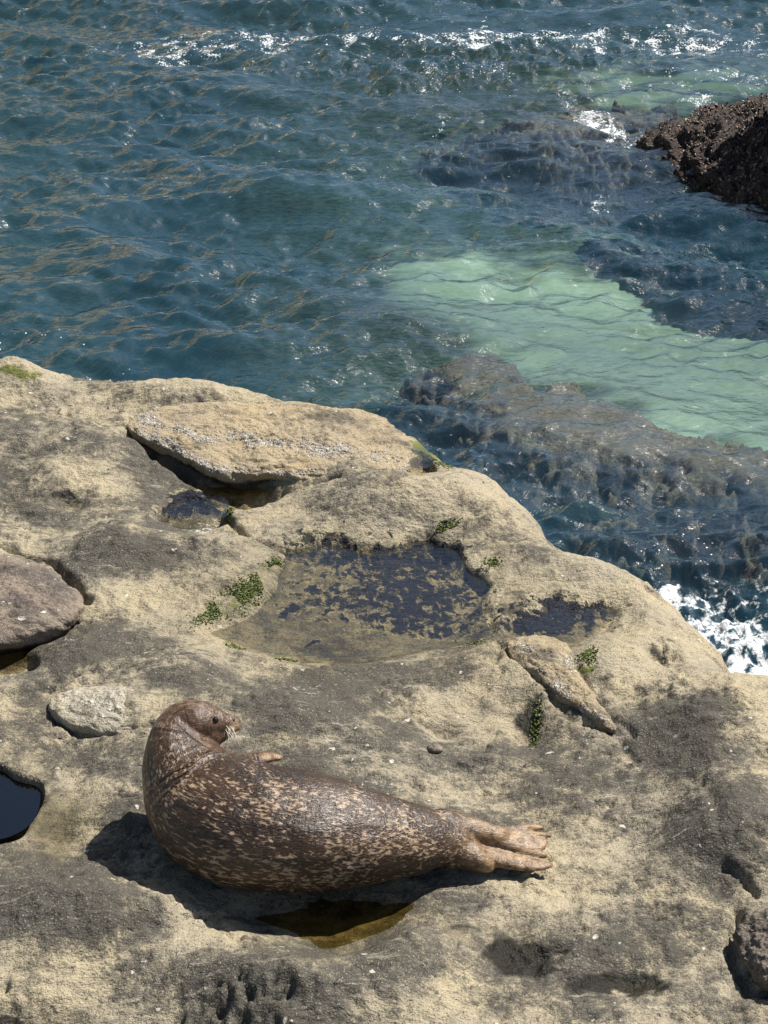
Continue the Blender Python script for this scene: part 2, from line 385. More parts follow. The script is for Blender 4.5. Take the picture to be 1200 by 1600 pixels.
def shelf_height(x, y):
    U, V = proj(x, y, 0.0)
    front = sstep(1.2, 2.2, y)
    z = .026*T_low(x, y)
    ok = (y > 1.0)
    for cx, cy, ru, rv, rot, h in RELIEF: z = z + 1.45*h*blob(U, V, cx, cy, ru, rv, rot)*front
    # level ground where the seal lies
    z = z*(1 - .85*blob(U, V, 470, 1330, 330, 110, 4, 2))
    for cx, cy, ru, rv, rot, h in [(225, 1445, 180, 52, 16, .065), (620, 1500, 90, 30, 0, .03)]: z = z + h*blob(U, V, cx, cy, ru, rv, rot)
    z = z + .0055*T_mid(x, y)
    Uw, Vw = U+4*T_warp(x, y), V+2.4*T_warp2(x, y)
    quiet = np.zeros_like(z); basins = []
    for nm, P, rim, wd, dep, wf, wnr in POOLS:          # level the rims first, then sink the basins
        Ps = smooth_closed(P, 90)
        cx, cy = np.mean(Ps, 0); R = np.ptp(Ps[:, 0])/2
        sel = (np.abs(U-cx) < R+220) & (np.abs(V-cy) < R+200) & ok
        u, v, zz = Uw[sel], Vw[sel], z[sel]
        d = sdf(u, v, Ps)
        near = sstep(cy-10, cy+25, v); w = wf*(1-near)+wnr*near
        b = np.exp(-(np.maximum(d, 0)/55)**2)
        z[sel] = zz*(1-b) + (rim + .25*np.clip(zz-rim, -.02, .04)*(d > 0)*np.clip(d/30, 0, 1))*b
        quiet[sel] = np.maximum(quiet[sel], b)
        basins.append((sel, d, rim, dep*sstep(-2, w*1.6, -d+3) + wd*.6*sstep(-8, 3, -d)))
    for sel, d, rim, sink in basins: z[sel] = np.where(d < 0, np.minimum(z[sel], rim), z[sel]) - sink
    for P, w, dp in CREVICES:
        P = np.asarray(P, float); lo = P.min(0)-60; hi = P.max(0)+60
        sel = (U > lo[0]) & (U < hi[0]) & (V > lo[1]) & (V < hi[1]) & ok
        d = seg_dist(Uw[sel], Vw[sel], P)
        z[sel] -= dp*np.exp(-(d/w)**2)
    # rough pitted stone at the foot of the picture
    r = blob(U, V, 385, 1590, 110, 34, 0, 2) + .6*blob(U, V, 150, 1600, 70, 16, 0, 2)
    z = z + r*(.014*T_fine(x*.9, y*.9))
    r2 = blob(U, V, 1036, 1030, 26, 15, 15, 2); z = z + r2*.012*T_fine(x*1.3, y*.6)
    rough = .0020 + .0026*np.clip(T_mid(x+3, y+1), 0, 2)
    z = z + rough*T_fine(x, y)*(1-.75*quiet)
    # rounded brow above the sea
    d = np.where(y > .5, sdf(np.where(y > .5, U, 0), np.where(y > .5, V, 5000), EDGE_POLY), -2000)/505.0
    dep = np.maximum(y*CA + CAM_H*SA, .5); d = d*dep/5.94
    d = d + .012*T_mid(x*.7, y*.7)
    r = .34; e = np.clip(d + r*.44, 0, None)
    drop = np.where(e < r*.92, r - np.sqrt(np.maximum(r*r-e*e, 1e-6)), r - math.sqrt(r*r-(r*.92)**2) + (e-r*.92)*2.35)
    z = z - np.minimum(drop, 2.9 + .1*T_low(x, y))
    return z, d

z, edge_d = shelf_height(x, y)

DARK = [(250, 622, 150, 20, 6, .75), (180, 715, 170, 46, 14, .8), (40, 690, 110, 50, 0, .55), (205, 862, 85, 40, -8, 1.0), (90, 790, 130, 36, 0, .5), (300, 790, 60, 30, 0, .35),
        (560, 792, 90, 14, 0, .4), (840, 868, 70, 22, 22, .45), (490, 1100, 150, 48, 3, 1.0), (600, 1150, 110, 46, 8, .75), (330, 1060, 120, 24, 0, .6), (140, 1010, 110, 24, -6, .8),
        (120, 1030, 70, 16, -8, .6), (150, 1180, 120, 36, 8, .65), (40, 1120, 80, 50, 0, .45), (110, 1420, 190, 66, 10, .95), (320, 1420, 120, 40, 12, .6), (330, 1530, 170, 50, 6, .7),
        (470, 1540, 130, 40, 0, .75), (1050, 1150, 120, 56, 12, .95), (1130, 1300, 80, 90, 0, .7), (900, 1220, 130, 50, 14, .5), (760, 1300, 130, 40, 5, .55), (930, 1370, 110, 40, 0, .4),
        (700, 1400, 80, 40, 0, .5), (620, 1500, 70, 40, 0, .6), (900, 1500, 200, 70, 0, .35), (620, 1060, 100, 26, 0, .6), (770, 1190, 80, 30, 0, .35), (220, 1240, 60, 50, 0, .5),
        (460, 1210, 160, 60, 0, .5), (1170, 1120, 40, 30, 0, .3), (870, 960, 100, 40, -8, .3), (1000, 1450, 130, 40, 5, .3), (420, 1600, 200, 30, 0, .6)]
WHITE = [(330, 826, 60, 24, 25, .55), (480, 1078, 90, 10, -3, .5), (250, 1030, 60, 14, -10, .35), (90, 1000, 60, 6, 0, .5), (290, 1480, 110, 16, -14, .4), (600, 1225, 50, 22, 10, .5),
         (870, 1090, 60, 16, 40, .3), (930, 1150, 40, 14, 40, .4), (410, 1012, 110, 6, 8, .55), (640, 1022, 100, 4, -4, .35), (650, 1530, 50, 60, 0, .4), (240, 1520, 22, 20, 0, .5),
         (1010, 1270, 40, 50, 0, .35), (990, 1500, 120, 60, 0, .25), (330, 1080, 120, 8, 0, .35), (140, 660, 120, 5, 2, .4), (60, 740, 60, 8, -4, .35), (370, 790, 50, 10, 0, .2), (560, 740, 120, 12, 3, .15)]
WET = [(66, 1240, 26, 50, 0, .55), (815, 1492, 70, 32, 0, 1.1), (850, 1508, 40, 20, 0, .9), (965, 1538, 85, 20, -6, 1.1), (870, 970, 95, 32, -8, .9), (828, 1126, 40, 30, 10, .9), (690, 1116, 26, 14, 20, .5), (300, 790, 62, 28, 0, .8),
       (108, 778, 24, 9, 0, 1.0), (1036, 1030, 26, 14, 15, .8), (690, 852, 50, 14, 10, .7), (500, 842, 60, 8, 0, .8), (760, 1000, 40, 20, 0, .3), (720, 1440, 60, 30, 0, .5), (1160, 1400, 30, 14, 20, .5),
       (1040, 1390, 40, 14, 0, .4), (660, 1130, 20, 10, 0, .2), (20, 1596, 50, 12, 0, .8)]
MOSS = [(20, 585, 60, 16, 5, .8), (668, 704, 34, 24, 30, .9), (372, 936, 66, 20, -30, .6), (425, 902, 14, 20, 0, .5), (356, 796, 8, 18, 0, .8), (694, 832, 24, 6, 0, .6), (838, 1122, 10, 24, 0, .8),
        (915, 1046, 14, 12, 0, .8), (768, 884, 14, 7, 0, .6), (360, 1003, 30, 5, 10, .6), (446, 1022, 14, 4, 0, .7), (740, 1003, 14, 5, 0, .7), (370, 840, 40, 8, 10, .4)]
SLIME = [(372, 764, 60, 16, 0, 1.0), (540, 1440, 130, 50, -8, .75), (84, 1290, 46, 50, 30, 1.0), (30, 1260, 60, 70, 0, .5), (10, 1020, 60, 22, 0, .9), (130, 985, 30, 12, 0, .3), (560, 940, 260, 100, 0, .6),
         (760, 1010, 40, 20, 0, .3), (650, 716, 30, 16, 0, .5), (900, 1000, 60, 20, 0, .4), (730, 1450, 50, 24, 0, .4), (815, 1100, 120, 34, 0, .25)]
NAVY = [(600, 876, 150, 36, 6, .84), (640, 930, 140, 54, 8, .82), (650, 970, 120, 26, 0, .72), (540, 930, 100, 44, 0, .6), (450, 955, 22, 12, 0, .8), (486, 1006, 16, 7, 0, .55), (700, 862, 50, 16, 10, .6),
        (300, 788, 60, 24, 0, 1.0), (860, 966, 90, 30, -6, .85), (930, 950, 60, 20, -10, .5), (740, 920, 34, 18, 0, .35), (480, 850, 40, 12, 0, .5)]
def masks(x, y, z):
    U, V = proj(x, y, z); Uw, Vw = warp(x, y, U, V, 9)
    def s(L, p=1.3):
        a = np.zeros_like(x)
        for cx, cy, ru, rv, rot, k in L: a = np.maximum(a, k*blob(Uw, Vw, cx, cy, ru, rv, rot, p))
        return a
    dark = s(DARK); dark = dark*.85 + .13*T_mid(x*.5+2, y*.5) + .14*T_low(x*2, y*2) + .14
    dark = np.clip(dark, -.2, 1.1)
    wet = s(WET)
    return np.stack([dark, 1.25*s(WHITE), wet], -1), np.stack([s(MOSS), s(NAVY), s(SLIME)], -1)
m1, m2 = masks(x, y, z)
wetline = sstep(.62, 1.0, -(z-SEA)+.75)      # splash zone just above the sea
m1[:, 2] = np.maximum(m1[:, 2], wetline)
# less dark film along the brow
m1[:, 0] -= .35*np.exp(-((edge_d+.10)/.16)**2)
MAT_ROCK = rock_material('sandstone')
shelf = obj('rock_shelf', mesh_np('rock_shelf', np.stack([x, y, z], -1), grid_faces(*sh), {'mask': m1, 'mask2': m2}), MAT_ROCK,
            label='tan and grey sandstone shelf with tide pools sloping to the sea', kind='structure')
# tide pools
MAT_POOL = pool_material('pool_water', (.80, .78, .68)); MAT_POOL_D = pool_material('deep_pool_water', (.10, .14, .18), .05, .11); MAT_POOL_O = pool_material('olive_pool_water', (.74, .66, .42), .2)
POOL_LABEL = {'main': 'wide shallow tide pool with dark weed mats in the middle of the shelf', 'dark': 'small dark tide pool near the long slab boulder', 'under_slab': 'brown puddle in the gap under the long slab boulder',
              'left_deep': 'deep blue round tide pool beside the seal at the left edge', 'boulder_puddle': 'small brown puddle below the left boulder', 'belly_puddle': 'olive puddle in the hollow below the seal',
              'wet_hollow': 'weedy wet hollow between the wide pool and the brow', 'weedy_pool': 'tiny pool in green weed at the end of the slab boulder'}
for nm, P, rim, wd, dep, wf, wnr in POOLS:
    Ps = smooth_closed(P, 90); c = Ps.mean(0); lvl = rim-wd
    rings = [c + (Ps-c)*t for t in (.02, .3, .6, .85, 1.0, 1.03)]
    co = np.array([G(u, v, lvl) for R in rings for u, v in R]); n = len(Ps)
    F = [(k*n+i, k*n+(i+1) % n, (k+1)*n+(i+1) % n, (k+1)*n+i) for k in range(len(rings)-1) for i in range(n)]
    obj('tide_pool', mesh_np('tide_pool', co, np.array(F)), MAT_POOL_D if nm == 'left_deep' else MAT_POOL_O if nm in ('under_slab', 'boulder_puddle', 'belly_puddle') else MAT_POOL,
        label=POOL_LABEL[nm], kind='structure')

# ------------------------------------------------------------------ sea and sea bed
def sea_uv(x, y): return proj(x, y, SEA)
SANDY = [(770, 462, 170, 60, 16, .85), (960, 520, 220, 86, 15, 1.05), (1150, 590, 220, 100, 14, 1.05), (1400, 640, 250, 110, 10, 1.0), (1080, 130, 230, 30, 3, .5), (1300, 120, 200, 40, 0, .5)]
bx = axis(-5, 5, .06, -400, 400, 1.2); by = axis(5, 20, .06, -60, 600, 1.2)
BX, BY = np.meshgrid(bx, by, indexing='ij'); bsh = BX.shape; bx_, by_ = BX.ravel(), BY.ravel()
U, V = proj(bx_, by_, SEA-.68); U = np.where(by_ > 3, U, -9999); Uw, Vw = U+14*T_warp(bx_*.4, by_*.4), V+9*T_warp2(bx_*.4, by_*.4)
sandy = np.zeros_like(bx_)
for cx, cy, ru, rv, rot, k in SANDY: sandy = np.maximum(sandy, k*blob(Uw, Vw, cx, cy, ru, rv, rot, 1.6))
bz = SEA - (.74 - .08*np.clip(sandy, 0, 1)) + .012*T_low(bx_*.4, by_*.4) - .8*sstep(400, 100, U)*sstep(3, 6, by_)
obj('seabed', mesh_np('seabed', np.stack([bx_, by_, bz], -1), grid_faces(*bsh), {'rocky': np.clip(1.0-1.7*sandy, 0, 1)}), seabed_material(), label='pale sandy sea bed with darker rocky ground', kind='structure')

# submerged reefs
MAT_REEF = weed_rock_material('weedy_reef', (.055, .030, .024), (.33, .20, .13), (.19, .115, .10), .6, .022)
MAT_LIP = weed_rock_material('wet_reef_lip', (.010, .006, .005), (.045, .022, .015), (.022, .013, .011), .45, .02)
def reef(name, poly, top, falloff, label, rough=.035, tilt=0.0, n=260, mat=None):
    Ps = smooth_closed(poly, 120); W = np.array([G(u, v, SEA+top) for u, v in Ps])[:, :2]
    lo = W.min(0)-.5; hi = W.max(0)+.5
    gx = np.linspace(lo[0], hi[0], n); gy = np.linspace(lo[1], hi[1], n); GX, GY = np.meshgrid(gx, gy, indexing='ij'); gx, gy = GX.ravel(), GY.ravel()
    U, V = proj(gx, gy, SEA+top); Uw, Vw = warp(gx*.8, gy*.8, U, V, 10)
    dep = gy*CA-(SEA-CAM_H)*SA
    d = -sdf(Uw, Vw, Ps)/FPX*dep
    zz = SEA + top - 1.0*(1-sstep(-.3, falloff, d)) + rough*T_mid(gx*.8, gy*.8) + .5*rough*T_fine(gx*.6, gy*.6) + tilt*(gy-gy.mean())
    return obj(name, mesh_np(name, np.stack([gx, gy, zz], -1), grid_faces(n, n)), mat or MAT_REEF, label=label, cat='reef')
reef('submerged_reef', [(570, 560), (650, 515), (760, 495), (840, 512), (885, 550), (975, 565), (1060, 605), (1170, 632), (1290, 670), (1450, 800), (1300, 850), (1100, 800), (960, 775), (860, 760), (760, 720), (660, 650)],
     -.11, .42, 'brown weedy reef just under the water below the pale green sand', .004, .0)
reef('submerged_reef', [(640, 155), (740, 150), (820, 140), (930, 128), (1060, 135), (1180, 150), (1330, 180), (1330, 225), (1180, 228), (1060, 232), (960, 240), (840, 240), (720, 200)],
     -.14, .45, 'violet brown reef awash in front of the mussel rock', .010)
reef('reef_lip', [(975, 884), (1020, 868), (1090, 872), (1160, 866), (1260, 862), (1330, 880), (1260, 908), (1180, 914), (1100, 918), (1020, 916)],
     .035, .22, 'dark wet reef lip above the churning white water', .007, mat=MAT_LIP)
# waves
T_w1 = Tile(9.7, 1024, 2.35, 21, lmin=.05, lmax=2.2, aniso=(1.42, 3, .12))
T_w2 = Tile(5.3, 1024, 2.0, 22, lmin=.07, lmax=.5, aniso=(1.72, 2, .25))
T_w3 = Tile(3.1, 1024, 1.6, 23, lmin=.02, lmax=.14, aniso=(1.3, 2, .35))
sx = axis(-4.3, 4.3, .0145, -400, 400, 1.25); sy = axis(6.3, 19.3, .020, -40, 900, 1.25)
SX, SY = np.meshgrid(sx, sy, indexing='ij'); ssh = SX.shape; sx_, sy_ = SX.ravel(), SY.ravel()
fade = np.exp(-(np.maximum(np.abs(sx_)-6, 0)/14)**2)*np.exp(-(np.maximum(sy_-20, 0)/20)**2)
U, V = sea_uv(sx_, sy_); infr = sy_ > 3
U = np.where(infr, U, -9999)
chop = .75 + .25*T_low(sx_*.7, sy_*.7)
calm = np.zeros_like(sx_)
for cx_, cy_, ru, rv, rot, kk in SANDY[:4]: calm = np.maximum(calm, kk*blob(U, V, cx_, cy_, ru*1.1, rv*1.1, rot, 1.2))
calm = 1-.25*np.clip(calm, 0, 1)      # the water over the sand is smoother
wz = calm*(.044*T_w1(sx_, sy_) + (.0185)*T_w2(sx_, sy_)*chop + .0014*T_w3(sx_, sy_)*np.clip(chop, .2, 2))
SWELL = [([(640, 690), (760, 712), (880, 732), (1000, 752)], 26, .055), ([(600, 132), (680, 118), (790, 122), (900, 118)], 14, .10), ([(400, 108), (560, 106), (760, 96), (1000, 92)], 12, .05),
         ([(560, 560), (640, 540), (760, 520), (860, 555)], 18, .03), ([(880, 400), (1000, 430), (1200, 440)], 22, .04), ([(0, 300), (200, 330), (420, 320)], 22, .03), ([(940, 880), (1050, 890), (1200, 880)], 16, .07)]
for P, w, h in SWELL:
    Uw, Vw = warp(sx_*.5, sy_*.5, U, V, 10); wz = wz + h*np.exp(-(seg_dist(Uw, Vw, P)/(w*ISO))**2)
gul = blob(U, V, 1130, 990, 130, 90, 15, 2)
wz = wz - .05*gul + gul*.022*T_mid(sx_*1.4, sy_*1.4) + gul*.008*T_fine(sx_, sy_)
wz = SEA + wz*fade
CLOT = [(180, 84, 60, 14, 0, .38), (290, 74, 110, 26, -3, .62), (440, 68, 120, 24, -4, .66), (560, 66, 90, 24, 0, .55), (760, 64, 160, 20, -2, .72), (900, 60, 100, 18, 0, .66), (1060, 60, 130, 20, 0, .66), (1180, 66, 70, 20, 0, .6),
        (660, 128, 50, 18, 0, .5), (760, 125, 70, 14, 0, .4), (1050, 130, 120, 14, -4, .5), (1160, 120, 70, 14, 0, .55), (950, 192, 60, 18, 12, .85), (1020, 208, 60, 12, -8, .72), (1090, 160, 50, 16, -10, .6), (940, 305, 30, 20, 40, .5),
        (700, 190, 70, 20, -10, .36), (860, 150, 90, 16, 0, .42), (30, 20, 70, 12, 0, .35), (620, 30, 400, 20, 0, .22), (1000, 240, 120, 12, 5, .35)]
LACE = [(1130, 990, 120, 80, 18, 1.15), (1060, 935, 50, 24, 30, 1.25), (1180, 1040, 90, 24, 0, 1.5), (1160, 930, 70, 30, 0, .7), (1190, 975, 90, 30, 0, 1.1)]
SPECK = [(60, 530, 120, 50, 10, .8), (200, 590, 120, 20, 8, .8), (130, 440, 120, 60, 0, .45), (720, 125, 120, 20, 0, 1.0), (760, 690, 90, 12, 8, .6), (1050, 260, 150, 60, 0, .55), (1080, 870, 130, 36, 0, .75), (1140, 440, 80, 40, 0, .4),
         (960, 790, 120, 50, 0, .45), (20, 60, 80, 30, 0, .5)]
def acc(L, p=1.4):
    Uw, Vw = warp(sx_*.8, sy_*.8, U, V, 8); a = np.zeros_like(sx_)
    for cx, cy, ru, rv, rot, k in L: a = np.maximum(a, k*blob(Uw, Vw, cx, cy, ru, rv, rot, p))
    return a
foam = np.stack([acc(CLOT), acc(LACE), np.clip(.55+.45*blob(U, V, 900, 400, 500, 500, 0)-.3*blob(U, V, 150, 420, 300, 170, 0), .1, 1.2)], -1)
specks = acc(SPECK)
shal = np.zeros_like(sx_)
for cx_, cy_, ru, rv, rot, kk in SANDY + [(930, 640, 340, 120, 12, 1.3), (900, 200, 300, 90, 8, 1.1), (1120, 850, 200, 60, 0, 1.0)]: shal = np.maximum(shal, kk*blob(U, V, cx_, cy_, ru*1.3, rv*1.3, rot, 1.3))
turbid = .60 - .42*np.clip(shal, 0, 1.2)        # deep water is cloudier than the shallows
co = np.stack([sx_ + 0*sx_, sy_, wz], -1); F = grid_faces(*ssh)
obj('sea', mesh_np('sea', co, F, {'foam': foam, 'specks': specks, 'turbid': turbid}), sea_material(), label='rippled blue green sea with streaks of white foam', kind='structure')

# sandy bluff across the water, out of the frame: the tan colour mirrored in the ripples on the left
cs = np.linspace(0, 1, 90); ct = np.linspace(0, 1, 50); S, Tt = np.meshgrid(cs, ct, indexing='ij'); S, Tt = S.ravel(), Tt.ravel()
fx, fy = -15+13.0*S, 17+13*S
hgt = 16*(1-.2*S**2)
cxx = fx - Tt*3.0 + .5*T_low(S*9, Tt*3); cyy = fy + Tt*2.6 + .4*T_low(S*9+3, Tt*4); czz = SEA-1.5 + (hgt+1.5)*Tt + .35*T_low(S*14, Tt*8)
obj('bluff', mesh_np('bluff', np.stack([cxx, cyy, czz], -1), grid_faces(90, 50)[:, ::-1]), simple('bluff_stone', (.72, .62, .45), .9, .2, (.55, .46, .33), .6, .6), label='pale sandstone bluff across the water', kind='structure')

# ------------------------------------------------------------------ loose boulders
sh_me = shelf.data
def bvh_of(me):
    v = np.empty(len(me.vertices)*3, np.float32); me.vertices.foreach_get('co', v)
    return BVHTree.FromPolygons([tuple(p) for p in v.reshape(-1, 3).tolist()], [tuple(p.vertices) for p in me.polygons])
ZG = z.reshape(sh)
def ground(gx, gy):
    i = int(np.clip(np.searchsorted(rx, gx)-1, 0, len(rx)-2)); j = int(np.clip(np.searchsorted(ry, gy)-1, 0, len(ry)-2))
    fu = (gx-rx[i])/(rx[i+1]-rx[i]); fv = (gy-ry[j])/(ry[j+1]-ry[j])
    return float((ZG[i, j]*(1-fu)+ZG[i+1, j]*fu)*(1-fv)+(ZG[i, j+1]*(1-fu)+ZG[i+1, j+1]*fu)*fv)

def boulder(name, poly, zc, H, depth, mat, label, dark=(), white=(), wet=(), moss=(), slime=(), p=2.4, q=1.6, under=.80, amp=(.010, .004, .0015), nr=56, n=200, base=.1, mound=(), cat='boulder', at=None, smooth_shape=True):
    Ps = smooth_closed(poly, n) if smooth_shape else np.asarray(poly, float)
    W = np.array([G(u, v, zc) for u, v in Ps]); c = W.mean(0); n = len(W)
    rr = np.concatenate([np.linspace(.015, .8, nr*2//3), np.linspace(.82, 1, nr//3)]); co = []
    for r in rr:
        ring = c + (W-c)*r; ring[:, 2] = zc + H*np.maximum(1-r**p, 0)**(1/q); co.append(ring)
    for t in np.linspace(0, 1, 14)[1:]:
        ring = c + (W-c)*(1-(1-under)*t**1.5); ring[:, 2] = zc - depth*t; co.append(ring)
    co = np.array(co); sh = co.shape; co = co.reshape(-1, 3)
    X, Y, Z = co.T
    U, V = proj(X, Y, Z)
    for cx, cy, ru, rv, rot, h in mound: co[:, 2] += h*blob(U, V, cx, cy, ru, rv, rot)*(Z > zc-.001)
    nz = amp[0]*T_mid(X+Z*2, Y-Z) + amp[1]*T_fine(X+Z, Y+Z*.7) + amp[2]*T_fine(X*2.3-Z, Y*2.3)
    d = (co-c)*np.array([.6, .6, 0]); d /= (np.linalg.norm(d, axis=1, keepdims=True)+.02)
    edge = np.repeat(np.concatenate([rr**4, np.ones(13)]), n)
    co[:, 2] += nz*(1-.6*edge); co[:, :2] += (d[:, :2]*(nz*edge)[:, None])
    top = len(co); co = np.concatenate([co, [[c[0], c[1], zc+H+nz[0]], [c[0], c[1], zc-depth]]])
    k = sh[0]; i = np.arange(k*n).reshape(k, n); j = np.roll(i, -1, 1)
    F = np.stack([i[:-1], i[1:], j[1:], j[:-1]], -1).reshape(-1, 4)
    # pixel outlines may run either way round: orient faces upwards
    a = co[F[0]]; nrm = np.cross(a[1]-a[0], a[2]-a[0])
    if nrm[2] < 0: F = F[:, ::-1]
    cap = np.array([[i[0, m], j[0, m], top, top] for m in range(n)]); cap2 = np.array([[j[-1, m], i[-1, m], top+1, top+1] for m in range(n)])
    if nrm[2] < 0: cap = cap; cap2 = cap2
    X, Y, Z = co.T; U, V = proj(X, Y, Z); Uw, Vw = warp(X, Y, U, V, 6)
    def s(L):
        A = np.zeros(len(X))
        for cx, cy, ru, rv, rot, kk in L: A = np.maximum(A, kk*blob(Uw, Vw, cx, cy, ru, rv, rot, 1.3))
        return A
    dk = s(dark)*.85 + base + .10*T_mid(X, Y)
    wt = s(wet); lo = sstep(-.01, -.06, Z-zc) if depth > .06 else 0*Z
    M1 = np.stack([dk, s(white), np.maximum(wt, .8*lo)], -1); M2 = np.stack([s(moss), 0*X, s(slime)], -1)
    me = bpy.data.meshes.new(name)
    faces = F.tolist() + [tuple(q[:3]) for q in cap.tolist()] + [tuple(q[:3]) for q in cap2.tolist()]
    me.from_pydata(co.tolist(), [], faces); me.polygons.foreach_set('use_smooth', np.ones(len(faces), bool))
    add_attr(me, 'mask', M1); add_attr(me, 'mask2', M2); me.materials.append(mat); me.update()
    return me, M1, c

def scatter(me, weight, count, rng, upmin=-.2):
    """random surface points of a mesh, denser where the vertex weight is high"""
    v = np.empty(len(me.vertices)*3, np.float32); me.vertices.foreach_get('co', v); v = v.reshape(-1, 3)
    me.calc_loop_triangles(); t = np.empty(len(me.loop_triangles)*3, np.int32); me.loop_triangles.foreach_get('vertices', t); t = t.reshape(-1, 3)
    a, b, c = v[t[:, 0]], v[t[:, 1]], v[t[:, 2]]; nn = np.cross(b-a, c-a); ar = np.linalg.norm(nn, axis=1)+1e-12; nn = nn/ar[:, None]
    w = ar*weight[t].mean(1)*(nn[:, 2] > upmin); w = w/w.sum()
    f = rng.choice(len(t), count, p=w); r1 = np.sqrt(rng.random(count))[:, None]; r2 = rng.random(count)[:, None]
    return (1-r1)*a[f]+r1*(1-r2)*b[f]+r1*r2*c[f], nn[f]
def frames(nn, rng, ang=None):
    up = np.where(np.abs(nn[:, 2:3]) < .9, np.array([[0, 0, 1.]]), np.array([[1., 0, 0]]))
    e1 = np.cross(up, nn); e1 /= np.linalg.norm(e1, axis=1, keepdims=True); e2 = np.cross(nn, e1)
    a = (rng.random(len(nn))*2*math.pi)[:, None] if ang is None else ang
    return e1*np.cos(a)+e2*np.sin(a), -e1*np.sin(a)+e2*np.cos(a)
def stamp(name, tv, tf, P, nn, scale, rng, mat, tilt=0.0, ang=None):
    """many copies of one small template on a surface, as one mesh"""
    if tilt: nn = nn + tilt*rng.standard_normal(nn.shape); nn /= np.linalg.norm(nn, axis=1, keepdims=True)
    e1, e2 = frames(nn, rng, ang); tv = np.asarray(tv, float); tf = np.asarray(tf)
    sc = np.asarray(scale); sc = sc[:, None] if sc.ndim == 1 else sc
    V = P[:, None] + (tv[None, :, 0:1]*sc[:, None, 0:1])*e1[:, None] + (tv[None, :, 1:2]*sc[:, None, -2 if sc.shape[1] > 2 else 0:][:, :, :1])*e2[:, None] + (tv[None, :, 2:3]*sc[:, None, -1:])*nn[:, None]
    F = (tf[None]+(np.arange(len(P))*len(tv))[:, None, None]).reshape(-1, tf.shape[1])
    rnd = np.repeat(rng.random(len(P)), len(tv))
    me = mesh_np(name, V.reshape(-1, 3), F, {'rnd': rnd}); me.materials.append(mat); return me

MAT_BARN = NT('barnacle'); _c = MAT_BARN.mix(MAT_BARN.attr('rnd'), (.20, .18, .15), (.50, .46, .40)); MAT_BARN = MAT_BARN.done(MAT_BARN.pbsdf(_c, .85, None, .2))
def cone_template(n=6):
    v = []; 
    for r, zz in ((1, -.15), (.52, .75), (.34, .70), (.22, .25)):
        v += [(r*math.cos(2*math.pi*k/n), r*math.sin(2*math.pi*k/n), zz) for k in range(n)]
    return v, [(r*n+k, r*n+(k+1) % n, (r+1)*n+(k+1) % n, (r+1)*n+k) for r in range(3) for k in range(n)]
CV, CF = cone_template()
rng = np.random.default_rng(7)
MAT_SLAB = rock_material('slab_stone', (.40, .32, .205), (.10, .088, .068), .18)
MAT_GREYB = rock_material('grey_boulder_stone', (.27, .215, .165), (.085, .072, .066), .15)
MAT_PALE = rock_material('pale_stone', (.44, .39, .29), (.12, .10, .078), .08)
MAT_DARKR = rock_material('dark_pitted_stone', (.20, .165, .13), (.04, .035, .03), .2)

def thing_boulder(name, label, cat, barn=0, barn_r=(.004, .009), bw=None, **kw):
    me, M1, c = boulder(name, label=label, **kw)
    zb = ground(c[0], c[1])
    if barn:
        e = empty(name, (c[0], c[1], zb), label, cat); obj('stone', me, None, e)
        P, nn = scatter(me, np.clip((M1[:, 1] if bw is None else bw(me))-.25, 0, 1)**1.5+1e-5, barn, rng, -.3)
        o = obj('barnacles', stamp('barnacles', CV, CF, P, nn, rng.uniform(*barn_r, barn), rng, MAT_BARN, .2), None, e, kind='stuff')
        return e
    return obj(name, me, None, label=label, cat=cat)

thing_boulder('slab_boulder', 'long flat tan slab boulder crusted with pale barnacles near the sea', 'boulder', barn=5500, barn_r=(.0025, .005),
    poly=SLAB, zc=.012, H=.040, depth=.13, mat=MAT_SLAB, p=3.0, q=1.5, under=.86, amp=(.008, .003, .0015), n=240, nr=80, base=-.05,
    dark=[(520, 652, 90, 14, 6, .75), (300, 645, 60, 12, 0, .3), (600, 680, 40, 20, 20, .5), (380, 700, 60, 10, 10, .2)],
    white=[(230, 655, 30, 16, 20, .95), (300, 680, 60, 10, 14, .9), (400, 690, 80, 12, 10, .8), (500, 702, 90, 14, 4, .75), (590, 712, 50, 18, 0, .6), (260, 698, 60, 10, 26, .9), (340, 726, 60, 9, 18, .9), (440, 738, 70, 8, 4, .9), (560, 746, 80, 7, -3, .9), (630, 730, 20, 10, -30, .7)],
    mound=[(460, 655, 150, 22, 6, .012), (430, 692, 170, 8, 7, -.012)])
thing_boulder('speckled_boulder', 'grey brown boulder with white bird spots at the left edge', 'boulder',
    poly=LEFT_B, zc=.022, H=.065, depth=.13, mat=MAT_GREYB, p=2.2, q=1.4, under=.82, n=200, nr=60, base=.25, dark=[(40, 900, 80, 14, 15, .6), (60, 940, 80, 20, 0, .3)],
    white=[(40, 962, 7, 5, 0, 1.6), (70, 955, 8, 3, 0, 1.2), (20, 935, 9, 3, 10, .9), (95, 950, 7, 3, 20, .9), (110, 925, 5, 2, 20, 1.1), (50, 920, 8, 3, 0, .7)], amp=(.007, .002, .001))
thing_boulder('pale_oval_rock', 'low pale oval rock lying flat behind the seal', 'rock', barn=260, barn_r=(.002, .004),
    poly=OVAL, zc=.006, H=.030, depth=.05, mat=MAT_PALE, p=3.4, q=1.6, under=.92, amp=(.004, .0025, .0015), base=.05, n=170, nr=50,
    white=[(160, 1105, 80, 26, 5, .7), (215, 1090, 40, 14, 0, .8), (110, 1100, 24, 16, 0, .6)], dark=[(130, 1112, 22, 10, 10, .9), (220, 1085, 40, 8, 0, .5)])
